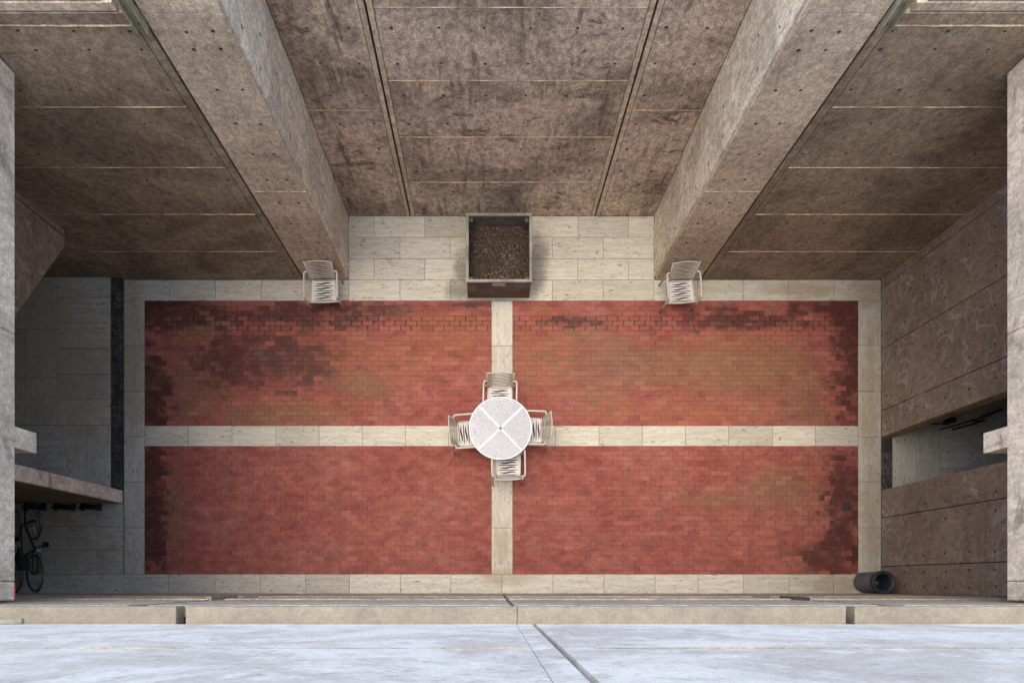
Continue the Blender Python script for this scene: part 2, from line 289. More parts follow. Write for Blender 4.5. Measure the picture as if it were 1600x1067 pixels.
# ------------------------------------------------------------------ mesh helpers
ORG = {}
class MB:
    def __init__(s): s.v = []; s.f = []; s.mi = []; s.sm = []
    def add(s, vs, fs, mi=0, smooth=False):
        o = len(s.v); s.v += [tuple(p) for p in vs]
        for f in fs: s.f.append([i + o for i in f]); s.mi.append(mi); s.sm.append(smooth)
        return s
    def box(s, x0, x1, y0, y1, z0, z1, mi=0, ch=0.0):
        if ch <= 0:
            vs = [(x0, y0, z0), (x1, y0, z0), (x1, y1, z0), (x0, y1, z0), (x0, y0, z1), (x1, y0, z1), (x1, y1, z1), (x0, y1, z1)]
            return s.add(vs, [(0, 3, 2, 1), (4, 5, 6, 7), (0, 1, 5, 4), (1, 2, 6, 5), (2, 3, 7, 6), (3, 0, 4, 7)], mi)
        vs = []
        for z, e in ((z0, 0), (z1 - ch, 0), (z1, ch)):
            vs += [(x0 + e, y0 + e, z), (x1 - e, y0 + e, z), (x1 - e, y1 - e, z), (x0 + e, y1 - e, z)]
        fs = [(3, 2, 1, 0), (8, 9, 10, 11)]
        for a in (0, 4):
            for i in range(4): fs.append((a + i, a + (i + 1) % 4, a + 4 + (i + 1) % 4, a + 4 + i))
        return s.add(vs, fs, mi)
    def tube(s, pts, r, n=8, mi=0, closed=False, sx=1.0, up=None):
        P = [Vector(p) for p in pts]; m = len(P); rr = r if isinstance(r, (list, tuple)) else [r] * m
        vs = []; prev = None
        for i in range(m):
            if closed: d = P[(i + 1) % m] - P[i - 1]
            else: d = P[min(i + 1, m - 1)] - P[max(i - 1, 0)]
            d.normalize()
            if prev is None:
                a = Vector(up) if up else (Vector((0, 0, 1)) if abs(d.z) < 0.9 else Vector((1, 0, 0)))
            else: a = prev
            a = (a - d * a.dot(d)).normalized(); prev = a; b = d.cross(a)
            for k in range(n):
                t = 2 * math.pi * (k + 0.5) / n
                vs.append(P[i] + a * (math.cos(t) * rr[i]) + b * (math.sin(t) * rr[i] * sx))
        fs = []
        for i in range(m if closed else m - 1):
            j = (i + 1) % m
            for k in range(n): fs.append((i * n + k, i * n + (k + 1) % n, j * n + (k + 1) % n, j * n + k))
        if not closed: fs += [tuple(range(n))[::-1], tuple(range((m - 1) * n, m * n))]
        return s.add(vs, fs, mi, n > 4)
    def lathe(s, prof, c=(0, 0, 0), n=40, mi=0, smooth=True):
        vs = []; m = len(prof)
        for r, z in prof:
            for k in range(n):
                t = 2 * math.pi * k / n; vs.append((c[0] + r * math.cos(t), c[1] + r * math.sin(t), c[2] + z))
        fs = []
        for i in range(m - 1):
            for k in range(n): fs.append((i * n + k, i * n + (k + 1) % n, (i + 1) * n + (k + 1) % n, (i + 1) * n + k))
        return s.add(vs, fs, mi, smooth)
    def mesh(s, name, mats, off=(0, 0, 0)):
        me = bpy.data.meshes.new(name)
        me.from_pydata([(a - off[0], b - off[1], c - off[2]) for a, b, c in s.v], [], s.f)
        for m_ in (mats if isinstance(mats, (list, tuple)) else [mats]): me.materials.append(M[m_])
        me.polygons.foreach_set('material_index', s.mi); me.polygons.foreach_set('use_smooth', s.sm); me.update()
        return me
    def build(s, name, mats, parent=None):
        off = ORG.get(parent.name, (0, 0, 0)) if parent else (0, 0, 0)
        return link(name, s.mesh(name, mats, off), parent, off)
def link(name, me, parent=None, off=(0, 0, 0), loc=None):
    o = bpy.data.objects.new(name, me); COL.objects.link(o)
    if parent: o.parent = parent
    if loc: o.location = loc
    ORG[o.name] = tuple(off)
    return o
def tag(o, label=None, cat=None, group=None, kind=None):
    if label: o['label'] = label
    if cat: o['category'] = cat
    if group: o['group'] = group
    if kind: o['kind'] = kind
    return o
def thing(name, label, cat, loc=(0, 0, 0), group=None, local=False):
    o = bpy.data.objects.new(name, None); COL.objects.link(o); o.location = loc; o.empty_display_size = 0.2
    ORG[o.name] = (0, 0, 0) if local else tuple(loc)
    return tag(o, label, cat, group)
def copy_tree(o, parent=None):
    c = o.copy(); COL.objects.link(c); c.parent = parent
    for ch in o.children: copy_tree(ch, c)
    return c
def smooth_path(pts, n=6):
    P = [Vector(p) for p in pts]; out = []
    for i in range(len(P) - 1):
        a, b, c, d = P[max(i - 1, 0)], P[i], P[i + 1], P[min(i + 2, len(P) - 1)]
        for k in range(n):
            t = k / n
            out.append(0.5 * ((2 * b) + (c - a) * t + (2 * a - 5 * b + 4 * c - d) * t * t + (3 * b - a - 3 * c + d) * t ** 3))
    out.append(P[-1]); return out

# a cast panel on a wall face, tie holes recessed into it
class Face:
    def __init__(s, o, u, n): s.o = Vector(o); s.u = Vector(u); s.n = Vector(n)
    def p(s, u, z, d=0.0): return s.o + s.u * u + Vector((0, 0, z)) + s.n * d
    def panel(s, parent, mat, u0, u1, z0, z1, us=(), zs=(), gap=0.005, th=0.05, ch=0.004, name='panel', d=0.0):
        mb = MB(); u0 += gap; u1 -= gap; z0 += gap; z1 -= gap
        us = sorted(q for q in us if u0 + 0.05 < q < u1 - 0.05); zs = sorted(q for q in zs if z0 + 0.05 < q < z1 - 0.05)
        a0, a1, b0, b1 = u0 + ch, u1 - ch, z0 + ch, z1 - ch
        flip = s.u.cross(Vector((0, 0, 1))).dot(s.n) < 0
        def quad(pts, mi=0):
            mb.add(pts, [tuple(range(len(pts)))[::-1] if flip else tuple(range(len(pts)))], mi)
        fr = [(u0, z0), (u1, z0), (u1, z1), (u0, z1)]; fi = [(a0, b0), (a1, b0), (a1, b1), (a0, b1)]
        for i in range(4):
            j = (i + 1) % 4
            quad([s.p(*fr[i], d - ch), s.p(*fr[j], d - ch), s.p(*fi[j], d), s.p(*fi[i], d)])
            quad([s.p(*fr[i], d - th), s.p(*fr[j], d - th), s.p(*fr[j], d - ch), s.p(*fr[i], d - ch)])
        if not us or not zs:
            quad([s.p(*q, d) for q in fi])
        else:
            ub = [a0] + [(us[i] + us[i + 1]) / 2 for i in range(len(us) - 1)] + [a1]
            zb = [b0] + [(zs[i] + zs[i + 1]) / 2 for i in range(len(zs) - 1)] + [b1]
            for i, cu in enumerate(us):
                for j, cz in enumerate(zs):
                    L, Rr, B, T = ub[i] - cu, ub[i + 1] - cu, zb[j] - cz, zb[j + 1] - cz
                    ang = [2 * math.pi * k / 10 for k in range(10)] + [math.atan2(q, w_) % (2 * math.pi) for w_, q in ((Rr, T), (L, T), (L, B), (Rr, B))]
                    ang = sorted(set(round(x_, 6) for x_ in ang)); k = len(ang)
                    du, dz = random.uniform(-.012, .012), random.uniform(-.012, .012); sc_ = random.uniform(0.8, 1.2)
                    rings = [[], [], [], []]
                    for t in ang:
                        ct, stt = math.cos(t), math.sin(t)
                        q = min([e for e in ((Rr / ct if ct > 1e-9 else 9e9), (L / ct if ct < -1e-9 else 9e9), (T / stt if stt > 1e-9 else 9e9), (B / stt if stt < -1e-9 else 9e9))])
                        rings[0].append(s.p(cu + q * ct, cz + q * stt, d))
                        for ri, (rad, dep) in enumerate(((0.0215, 0), (0.0145, -0.007), (0.0135, -0.034))):
                            rings[ri + 1].append(s.p(cu + du + rad * sc_ * ct, cz + dz + rad * sc_ * stt, d + dep))
                    for a in range(3):
                        for b in range(k):
                            e = (b + 1) % k
                            quad([rings[a][b], rings[a][e], rings[a + 1][e], rings[a + 1][b]][::-1], 0 if a == 0 else 1)
                    quad(rings[3], 1)
        return mb.build(name, [mat, 'plug'], parent)
    def ridge(s, parent, u0, u1, z, mat='ridge', h=0.007, out=0.010):
        mb = MB(); n = 22; vs = []
        for i in range(n + 1):
            u = u0 + (u1 - u0) * i / n; j = random.uniform(-.0015, .0015); o_ = max(0.002, out * random.choice((0.2, 0.45, 0.7, 0.9, 1.0, 1.1)))
            vs += [s.p(u, z - h + j, -0.02), s.p(u, z - h + j, 0.0015), s.p(u, z + j, o_), s.p(u, z + h * 0.7 + j, 0.0015), s.p(u, z + h * 0.7 + j, -0.02)]
        fs = []
        for i in range(n):
            for k in range(4): fs.append((i * 5 + k, i * 5 + k + 1, i * 5 + 6 + k, i * 5 + 5 + k))
        mb.add(vs, fs); return mb.build('joint_ridge', mat, parent)

# ------------------------------------------------------------------ ground and paving
tag(MB().add([(-60, -60, -0.06), (60, -60, -0.06), (60, 60, -0.06), (-60, 60, -0.06)], [(0, 1, 2, 3)]).build('ground', 'ground'), 'concrete ground below the sunken court', None, None, 'structure')
pave = MB().add([(-9.4, -0.6, -0.014), (10.2, -0.6, -0.014), (10.2, 6.9, -0.014), (-9.4, 6.9, -0.014)], [(0, 1, 2, 3)]).build('travertine_paving', 'bed')
tag(pave, 'pale travertine slab paving framing the red brick fields', None, None, 'structure')
def slab(x0, x1, y0, y1, grain='x', g=0.28):
    """a slab given in plan-grid units"""
    ax, bx, ay, by = X(x0 + g), X(x1 - g), Y(y1 - g), Y(y0 + g); cx, cy = (ax + bx) / 2, (ay + by) / 2
    mb = MB().box(ax - cx, bx - cx, ay - cy, by - cy, -0.03, random.uniform(-0.0012, 0.0012), 0, 0.002)
    return link('slab', mb.mesh('slab', 'trav' + grain), pave, (0, 0, 0), (cx, cy, 0))
def runx(xs, y0, y1):
    for a, b in zip(xs, xs[1:]): slab(a, b, y0, y1, 'x')
def runy(ys, x0, x1):
    for a, b in zip(ys, ys[1:]): slab(x0, x1, a, b, 'y')
runx([194, 265, 336.5, 408, 476, 545], 437.5, 470)
runx([545, 625, 703.5, 784.5, 863, 942.5, 1022], 437.5, 470)
runx([1022, 1090, 1161, 1232, 1303, 1376.5], 437.5, 470)
for k, (a, b) in enumerate(((338, 371), (371, 404.5), (404.5, 437.5))):
    runx([545, 584.6, 664, 744, 824, 903, 982, 1022] if k % 2 == 0 else [545, 625, 703.5, 784.5, 863, 942.5, 1022], a, b)
vy = [470, 539.7, 611.6, 682.4, 752.6, 824, 896.7]
runy(vy, 194, 226); runy(vy, 1341, 1376.5)
runy([470, 540.7, 611, 665], 768, 801); runy([697, 752, 824.5, 896.7], 768, 801)
runx([226, 294.6, 362.5, 431, 498.5, 566, 634, 701, 768, 784.5 + 16.5, 868, 936, 1003.5, 1071, 1138.5, 1207, 1274, 1341], 665, 697)
runx([0, 30, 107, 192.4, 263, 335.5, 406.7, 477.6, 545.9, 625.5, 704.5, 784.5, 864, 943.5, 1023.5, 1091, 1162, 1233, 1302.7, 1376.5], 896.7, 928.6)
# left bay
runy_ = [433, 465, 505, 545, 585, 624, 664]
for a, b in zip(runy_, runy_[1:]): slab(90, 172.5, a, b, 'x')
for a, b in ((433, 514), (514, 590), (590, 664)): slab(40, 90, a, b, 'y'); slab(20, 40, a, b, 'y')
slab(97, 135, 664, 766, 'y'); slab(135, 172.5, 664, 766, 'y')
for a, b in ((664, 698), (698, 732), (732, 766)): slab(57, 97, a, b, 'x'); slab(20, 57, a, b, 'y')
for a, b, xs in ((786, 822.4, (20, 65, 150, 192.4)), (822.4, 859, (20, 107, 192.4)), (859, 896.7, (20, 65, 150, 192.4))): runx(list(xs), a, b)
# right bay
slab(1395, 1432, 560, 766, 'y'); slab(1432, 1470, 560, 766, 'y'); slab(1534, 1600, 560, 766, 'y')
for a, b in ((560, 600), (600, 632), (632, 664), (664, 698), (698, 732), (732, 766)): slab(1470, 1534, a, b, 'x')
# dark stone trench strips at both ends of the court
for nm, x0, x1, y0, y1, lb in (('trench_strip', 173.5, 193, 434, 766, 'dark stone trench strip left of the paving'), ('trench_strip', 1377.5, 1394, 684, 766, 'short dark stone strip in the doorway right of the paving')):
    tag(MB().box(X(x0), X(x1), Y(y1), Y(y0), -0.05, -0.004, 0, 0.003).build(nm, 'trench'), lb, 'trench')

# four brick fields
def brick_field(x0, x1, y0, y1, label, indiv_rows, wide):
    ax, bx, ay, by = X(x0), X(x1), Y(y1), Y(y0)
    bed = MB().add([(ax - .004, ay - .004, -0.007), (bx + .004, ay - .004, -0.007), (bx + .004, by + .004, -0.007), (ax - .004, by + .004, -0.007)], [(0, 1, 2, 3)]).build('brick_paving', 'mortar')
    tag(bed, label, None, None, 'structure')
    cache = {}; rest = MB(); rows = int(math.ceil((by - ay) / BH - 0.25)); made = 0
    r0 = int(round((BY0 - by) / BH))
    for r in range(rows):
        t = min(by, BY0 - (r0 + r) * BH) if r else by
        b = BY0 - (r0 + r + 1) * BH
        if r == rows - 1: b = ay
        sh = 0.5 * ((r0 + r) % 2); c0 = int(math.floor((ax - BX0) / BW + sh)) - 1
        wd = r in wide
        while True:
            l = BX0 + (c0 - sh) * BW; rr = l + BW; c0 += 1
            if l >= bx - 0.02: break
            l, rr = max(l, ax), min(rr, bx)
            if rr - l < 0.03: continue
            gx = random.choice((0.003, 0.0055, 0.008)) if wd else random.choice((0.0006, 0.001, 0.0014, 0.0026)); gy = 0.0028 if wd else random.choice((0.0006, 0.001, 0.0016))
            zt = random.uniform(-0.0025, 0.002)
            if X(1317) - 0.004 < (l + rr) / 2 < X(1330) + 0.004 and Y(797) - .03 < (t + b) / 2 < Y(784) + .03: zt = -0.006
            if r in indiv_rows and made < 300:
                key = (round(rr - l, 3), round(t - b, 3), wd, random.randint(0, 2))
                if key not in cache:
                    hx, hy = (rr - l) / 2 - gx, (t - b) / 2 - gy
                    cache[key] = MB().box(-hx, hx, -hy, hy, -0.05, 0, 0, 0.0015).mesh('brick', 'brick')
                o = link('brick', cache[key], bed, (0, 0, 0), ((l + rr) / 2, (t + b) / 2, zt))
                o.rotation_euler = (random.uniform(-.006, .006), random.uniform(-.004, .004), random.uniform(-.006, .006)); made += 1
            else:
                rest.box(l + gx, rr - gx, b + gy, t - gy, -0.05, zt, 0, 0.0015)
    if wide:
        yt, yb = BY0 - (r0 + wide[0]) * BH, BY0 - (r0 + wide[-1] + 1) * BH
        MB().add([(ax, yb, -0.0055), (bx, yb, -0.0055), (bx, yt, -0.0055), (ax, yt, -0.0055)], [(0, 1, 2, 3)]).build('open_joint_bed', 'mortar_dark', bed)
    o = rest.build('brick_infill', 'brick', bed); o['kind'] = 'stuff'
brick_field(226, 768, 470, 665, 'rear left brick field with damp dark maroon patches', range(1, 12), (3, 4, 5))
brick_field(801, 1341, 470, 665, 'rear right brick field with an olive weather film', range(1, 12), (3, 4, 5))
brick_field(226, 768, 697, 896.7, 'front left brick field in even red, darker at its left edge', range(12, 26), ())
brick_field(801, 1341, 697, 896.7, 'front right brick field with the square drain', range(8, 22), ())
dr = thing('drain_cover', 'small square dark drain set in the front right brick field', 'drain', (X(1323.5), Y(790.5), 0))
MB().box(X(1317), X(1330), Y(797), Y(784), -0.02, 0.005, 0, .002).build('plate', 'drain', dr)
for k in range(5): MB().box(X(1318.5), X(1328.5), Y(795.7 - k * 2.4), Y(794.5 - k * 2.4), 0.0, 0.0075).build('bar', 'drain', dr)

# ------------------------------------------------------------------ concrete walls
JZ = [0.0, 1.122, 2.342, 3.562, 4.785, 6.008]
HZ = [0.23 + 0.606 * k for k in range(12)]
XL, XR = X(545), X(1022); YW, YN = Y(437), Y(338); XC = (XL + XR) / 2
TOPZ = 6.45
def wall(name, label, loc, cores, cat='wall'):
    t = thing(name, label, cat, loc)
    for c in cores:
        MB().box(*c).build('wall_core', 'core', t)
    return t
# niche wall
nw = wall('concrete_wall', 'streaked concrete wall at the back of the niche, behind the planter', (XC, YN, 0),
          [(XL - 0.3, X(641.4) - .028, YN + .04, YN + .6, -.05, TOPZ), (X(641.4) + .010, X(930) - .010, YN + .04, YN + .6, -.05, TOPZ), (X(930) + .028, XR + 0.3, YN + .04, YN + .6, -.05, TOPZ),
           (X(641.4) - .04, X(641.4) + .03, YN + .14, YN + .58, -.05, TOPZ - .02), (X(930) - .03, X(930) + .04, YN + .14, YN + .58, -.05, TOPZ - .02)])
F = Face((0, YN, 0), (1, 0, 0), (0, -1, 0))
gl_, gr_ = X(641.4), X(930)
colz = [XC + q for q in (-1.388, -0.833, -0.278, 0.278, 0.833, 1.388)]
zz = JZ + [TOPZ]

for a, b in zip(zz, zz[1:]):
    F.panel(nw, 'niche', gl_ + .085, gr_ - .085, a, b, colz, HZ, 0.004)
    if b < 6.2: F.ridge(nw, gl_ + .09, gr_ - .09, b)
for (a, b, hs) in ((XL + .002, gl_ - .085, (XC - 1.90, XC - 2.40)), (gr_ + .085, XR - .002, (XC + 1.90, XC + 2.40))):
    for z0, z1 in ((0, 2.956), (2.956, 6.17), (6.17, TOPZ)):
        F.panel(nw, 'niche', a, b, z0, z1, hs, HZ, 0.003)
    F.ridge(nw, a, b, 2.956, out=0.010)
for g_, s_ in ((gl_, 1), (gr_, -1)):
    for z0, z1 in ((0, 1.76), (1.76, 2.956), (2.956, 4.6), (4.6, TOPZ)):
        for q in ((1, -1)):
            a, b = (g_ + .014, g_ + .083) if q > 0 else (g_ - .083, g_ - .014)
            F.panel(nw, 'pier', a, b, z0, z1, gap=0.0015, name='joint_strip', d=0.004 if q == s_ else -0.006)
# piers beside the niche and wing walls
GXL, GXR = X(476), X(1093)
for side in (-1, 1):
    xe = XL if side < 0 else XR; xg = GXL if side < 0 else GXR; word = 'left' if side < 0 else 'right'
    lo, hi = min(xe, xg), max(xe, xg)
    in_ = 0.04
    cores = [(lo + (in_ if side > 0 else 0.025), hi - (in_ if side < 0 else 0.025), YW + .04, YN + .6, -.05, TOPZ)]
    pr = wall('concrete_pier', 'projecting concrete pier with a pale inner face, %s of the niche' % word, ((lo + hi) / 2, YW, 0), cores, 'pier')
    F = Face((0, YW, 0), (1, 0, 0), (0, -1, 0))
    hc = [xe + side * q for q in (0.205, 0.485)]
    for z0, z1 in ((0, 2.972), (2.972, 6.16), (6.16, TOPZ)):
        F.panel(pr, 'pier', lo + (.025 if side > 0 else -.004), hi - (.025 if side < 0 else -.004), z0, z1, hc, [q for q in HZ if q < 5.9] + [5.93], 0.004)
    F.ridge(pr, lo + .03, hi - .03, 2.972)
    G = Face((xe, 0, 0), (0, 1, 0), (-side, 0, 0))
    for z0, z1 in ((0, 2.972), (2.972, TOPZ)):
        G.panel(pr, 'pierside', YW + .046, YN - .14, z0, z1, (YW + .225, YW + .60), HZ, 0.003)
        G.panel(pr, 'pierside', YN - .14, YN + .03, z0 + 0.0, z1, (), (), 0.003, d=-0.006)
    G.ridge(pr, YW + .05, YN - .15, 2.972, out=0.008)
    # wing
    xo = X(193) if side < 0 else X(1377)
    lo, hi = min(xo, xg), max(xo, xg)
    cores = [(lo + (0.03 if side > 0 else 0), hi - (.03 if side < 0 else 0), YW + .04, YW + .9, -.05, 6.0), (min(xg - .05, xg + .05), xg + .05, YW + .14, YW + .88, -.05, TOPZ - .05)]
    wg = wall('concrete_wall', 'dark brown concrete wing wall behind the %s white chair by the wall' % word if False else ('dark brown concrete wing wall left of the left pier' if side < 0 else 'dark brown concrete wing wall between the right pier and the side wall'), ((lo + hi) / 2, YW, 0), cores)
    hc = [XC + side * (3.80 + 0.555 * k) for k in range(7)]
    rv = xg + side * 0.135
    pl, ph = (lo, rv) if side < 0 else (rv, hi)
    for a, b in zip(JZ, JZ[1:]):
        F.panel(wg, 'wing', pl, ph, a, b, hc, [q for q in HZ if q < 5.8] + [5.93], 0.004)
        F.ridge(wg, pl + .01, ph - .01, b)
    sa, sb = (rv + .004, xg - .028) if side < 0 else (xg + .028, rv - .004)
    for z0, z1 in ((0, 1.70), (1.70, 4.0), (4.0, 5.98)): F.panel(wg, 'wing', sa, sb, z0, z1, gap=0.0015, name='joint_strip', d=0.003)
    # sill bands and window above the wing
    for z0, z1, d0, mt, ins in ((6.02, 6.164, -.004, 'wing', 0.0), (6.176, 6.280, -.012, 'pier', 0.10), (6.288, TOPZ, -.022, 'pier', 0.20)):
        F.panel(wg, mt, pl + (ins if side > 0 else 0), ph - (ins if side < 0 else 0), z0, z1, d=d0, gap=0.001, th=0.4, name='sill_band')
    # steel channel in the joint above the wing
    st = thing('steel_channel', 'upright steel channel above the %s' % ('left wing wall, at the top left' if side < 0 else 'right wing wall, at the top right'), 'channel', (xg + side * .08, YW, 5.99))
    c0, c1 = sorted((xg + side * .018, xg + side * .128))
    MB().box(c0, c1, YW - .012, YW + .006, 5.99, TOPZ).build('web', 'steel', st)
    MB().box(c0 - .001, c0 + .012, YW - .075, YW - .012, 5.99, TOPZ).build('flange', 'steel', st)
    MB().box(c1 - .012, c1 + .001, YW - .075, YW - .012, 5.99, TOPZ).build('flange', 'steel', st)
    MB().tube([((c0 + c1) / 2, YW - .03, 6.06), ((c0 + c1) / 2, YW - .012, 6.06)], .008, 6).build('bolt', 'black', st)

# terrace level round the well
for a_, b_, c_, d_, z_ in ((-40, 40, YN + .6, 40, TOPZ - .02), (-40, GXL - .03, YW + .88, YN + .6, TOPZ - .03), (GXR + .03, 40, YW + .88, YN + .6, TOPZ - .03), (-40, -9.4, -1.2, YW + .88, TOPZ - .025), (10.2, 40, -1.2, YW + .88, TOPZ - .025)):
    tag(MB().box(a_, b_, c_, d_, TOPZ - .5, z_).build('terrace', 'ground'), 'concrete terrace around the top of the well', None, None, 'structure')
# right side wall in two lengths with a doorway between
XS = X(1377)
def side_wall(label, y0, y1, joints, hys, zsplit):
    t = wall('concrete_wall', label, (XS, (y0 + y1) / 2, 0), [(XS + .04, XS + .235, y0 + .02, y1 - .02, -.05, 5.30)])
    G = Face((XS, 0, 0), (0, 1, 0), (-1, 0, 0)); hz = [0.18 + 0.556 * k for k in range(9)]
    ys = [y0] + joints + [y1]
    for a, b in zip(ys, ys[1:]):
        for z0, z1 in zip(zsplit, zsplit[1:]): G.panel(t, 'side', a, b, z0, z1, hys, hz, 0.006)
    E = Face((0, y0, 0), (1, 0, 0), (0, -1, 0)); E.panel(t, 'wing', XS + .047, XS + .24, 0, 5.30, gap=0.001)
    E2 = Face((0, y1, 0), (1, 0, 0), (0, 1, 0)); E2.panel(t, 'wing', XS + .047, XS + .24, 0, 5.30, gap=0.001)
    return t
side_wall('tall concrete side wall with pale swirls, rear length behind the doorway on the right', Y(683), YW + .012, [Y(642) , Y(546), YW - .16], [5.0, 4.44, 3.88, 3.33, 2.85], [0, 5.30])
side_wall('swirl-marked concrete side wall behind the dark bin', -0.215, Y(765), [0.27, 1.15], [1.26, 0.99, 0.43, 0.16, -0.08], [0, 2.63, 2.76, 5.30])
# left bay: cross wall, sloping-bottomed wall, rear and end walls
cw = wall('concrete_wall', 'thick concrete cross wall end jutting in beside the bicycles', (X(192), Y(776), 0), [(-9.3, X(192) - .04, Y(786) + .04, Y(766) - .04, -.05, 5.30)])
Face((X(192), 0, 0), (0, 1, 0), (1, 0, 0)).panel(cw, 'bridge', Y(786), Y(766), 0, 5.3, gap=0.0, ch=.012)
E = Face((0, Y(786), 0), (1, 0, 0), (0, -1, 0))
for a, b in ((-9.3, -8.0), (-8.0, X(192) - .05)): E.panel(cw, 'wing', a, b, 0, 5.3, gap=0.002)
E = Face((0, Y(766), 0), (1, 0, 0), (0, 1, 0))
for a, b in ((-9.3, -8.0), (-8.0, X(192) - .05)): E.panel(cw, 'wing', a, b, 0, 5.3, gap=0.002)
sw = thing('stair_wall', 'dark concrete stair wall with a sloping bottom edge, left bay', 'wall', (X(193), Y(450), 0))
prof = [(YW + .03, 5.34), (YW + .03, 1.83), (Y(458), 1.83), (Y(590), 3.02), (1.70, 4.95), (1.70, 5.34)]
mb = MB(); n = len(prof)
mb.add([(X(193), y, z) for y, z in prof] + [(X(193) - .22, y, z) for y, z in prof], [tuple(range(n))[::-1], tuple(range(n, 2 * n))] + [(i, (i + 1) % n, n + (i + 1) % n, n + i) for i in range(n)])
mb.build('stair_panel', 'side', sw)
mb = MB().box(X(193) - .003, X(193) + .006, YW - .10, YW - .085, 1.85, 5.3); mb.build('joint_strip', 'core', sw)
bw = wall('concrete_wall', 'dark rear wall of the left bay beside the trench strip', (-8, Y(433), 0), [(-9.3, X(193) + .1, Y(433) + .04, Y(433) + .8, -.05, 5.3)])
E = Face((0, Y(433), 0), (1, 0, 0), (0, -1, 0))
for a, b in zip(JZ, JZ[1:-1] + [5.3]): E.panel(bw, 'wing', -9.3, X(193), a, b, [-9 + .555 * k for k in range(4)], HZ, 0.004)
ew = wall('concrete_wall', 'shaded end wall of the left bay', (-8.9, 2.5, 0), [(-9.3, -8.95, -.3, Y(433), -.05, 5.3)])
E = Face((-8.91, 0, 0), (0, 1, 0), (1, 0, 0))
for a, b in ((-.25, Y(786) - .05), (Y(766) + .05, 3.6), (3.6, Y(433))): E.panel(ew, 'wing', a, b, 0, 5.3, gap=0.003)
ew = wall('concrete_wall', 'shaded end wall beyond the doorway on the right', (9.9, 2.5, 0), [(9.74, 10.1, -.3, Y(433), -.05, 5.3)])
rb = wall('concrete_wall', 'shaded rear wall of the right bay, hidden behind the side wall', (8.6, YW, 0), [(XS + .02, 10.1, YW + .04, YW + .9, -.05, 5.5)])
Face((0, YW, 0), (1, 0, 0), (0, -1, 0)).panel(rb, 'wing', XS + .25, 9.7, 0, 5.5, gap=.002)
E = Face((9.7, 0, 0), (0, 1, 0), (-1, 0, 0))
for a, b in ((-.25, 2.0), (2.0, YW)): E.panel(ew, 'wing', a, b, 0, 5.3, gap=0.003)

# bridges crossing the court at both ends
for side in (-1, 1):
    xf = -5.099 if side < 0 else 5.572; xo = -9.4 if side < 0 else 10.2
    word = 'left' if side < 0 else 'right'
    bz, bt = 5.356, 6.45
    c0, c1 = sorted((xf + side * .04, xo))
    br = wall('concrete_bridge', 'weathered grey concrete bridge edge running down the %s side of the picture' % word, (xf, 2.6, bz), [(c0, c1, -0.21, YW - .012, bz + .004, bt)], 'bridge')
    G = Face((xf, 0, 0), (0, 1, 0), (-side, 0, 0))
    for a, b in ((-0.205, 0.0), (0.0, 2.655), (2.655, YW - .012)):
        G.panel(br, 'bridge', a, b, bz, bt, [], [], 0.003, ch=0.012)
    c0, c1 = sorted((xf + side * .001, xo + side * -.1))
    MB().box(c0, c1, 1.4416, 1.666, 4.993, bz + .01).build('hanging_beam', 'bridge', br)
    if side < 0: MB().box(xf - .002, xf + .003, -0.2, -0.03, bz + .003, bz + .02).build('red_edge', 'red', br)

# ------------------------------------------------------------------ the near wall under the camera
fw = wall('concrete_wall', 'narrow sliver of concrete wall below the sandy ledge', (0.25, -0.23, 0), [(-9.4, 10.2, -1.2, -0.30, -.05, 6.2)])
F2 = Face((0, -0.215, 0), (-1, 0, 0), (0, 1, 0))
xs = [-9.3, -3.46, -3.28, 0.215, 0.245, 3.74, 3.98, 10.1]
for (z0, z1, d0) in ((0, 2.9, 0.0), (2.9, 4.2, -.006), (4.2, 6.21, -.012)):
    for i, (a, b) in enumerate(zip(xs, xs[1:])):
        if i in (1, 5, 3): continue
        F2.panel(fw, 'front', -b, -a, z0, z1, gap=0.003, th=0.11, d=d0)
        if z1 < 6: F2.ridge(fw, -b + .01, -a - .01, z1 - .012, out=0.006)
for x in (-3.40, 3.93):
    st = thing('steel_channel', 'short galvanised steel channel on the near wall, %s' % ('left half' if x < 0 else 'right half near the bin'), 'channel', (x, -.22, 3.39))
    q = 1 if x < 0 else -1
    MB().box(x - .012, x + .012, -.285, -.185, 3.39, 4.32).build('web', 'steel', st)
    MB().box(x - .05, x - .012, -.197, -.185, 3.39, 4.32).build('flange', 'steel', st)
    MB().box(x + .012, x + .05, -.285, -.273, 3.39, 4.32).build('flange', 'steel', st)
    MB().box(x + q * .012, x + q * .0155, -.28, -.19, 3.84, 3.85).build('plate_joint', 'black', st)
xs = [-9.3, -2.919, None, -2.829, 0.2625, None, 0.2655, 3.331, None, 3.414, 10.1]
spans = [(-9.3, -2.919, 'long sandy concrete ledge cap at the left end'), (-2.829, 0.2620, 'sandy concrete ledge cap left of the centre joint'), (0.2660, 3.331, 'sandy concrete ledge cap right of the centre joint'), (3.414, 10.1, 'long sandy concrete ledge cap at the right end')]
for a, b, lb in spans:
    mb = MB().box(a, b, -.60, -.2335, 6.22, 6.40, 0, .006)
    tag(mb.build('ledge_cap', 'cap'), lb, 'ledge')
uw = wall('concrete_wall', 'pale upper wall along the bottom of the picture', (0.25, -.4, 6.4), [(-9.4, 10.2, -1.2, -.44, 6.405, 10.45)])
F3 = Face((0, -.397, 0), (-1, 0, 0), (0, 1, 0))
for a, b in ((-9.3, .254), (.254, .405), (.441, .638), (.638, 10.1)):
    for z0, z1 in ((6.403, 8.863), (8.863, 10.45)):
        F3.panel(uw, 'pale', -b, -a, z0, z1, gap=0.002, name='panel')
    if b - a > 1: F3.ridge(uw, -b + .01, -a - .01, 8.863, h=.008, out=.007)
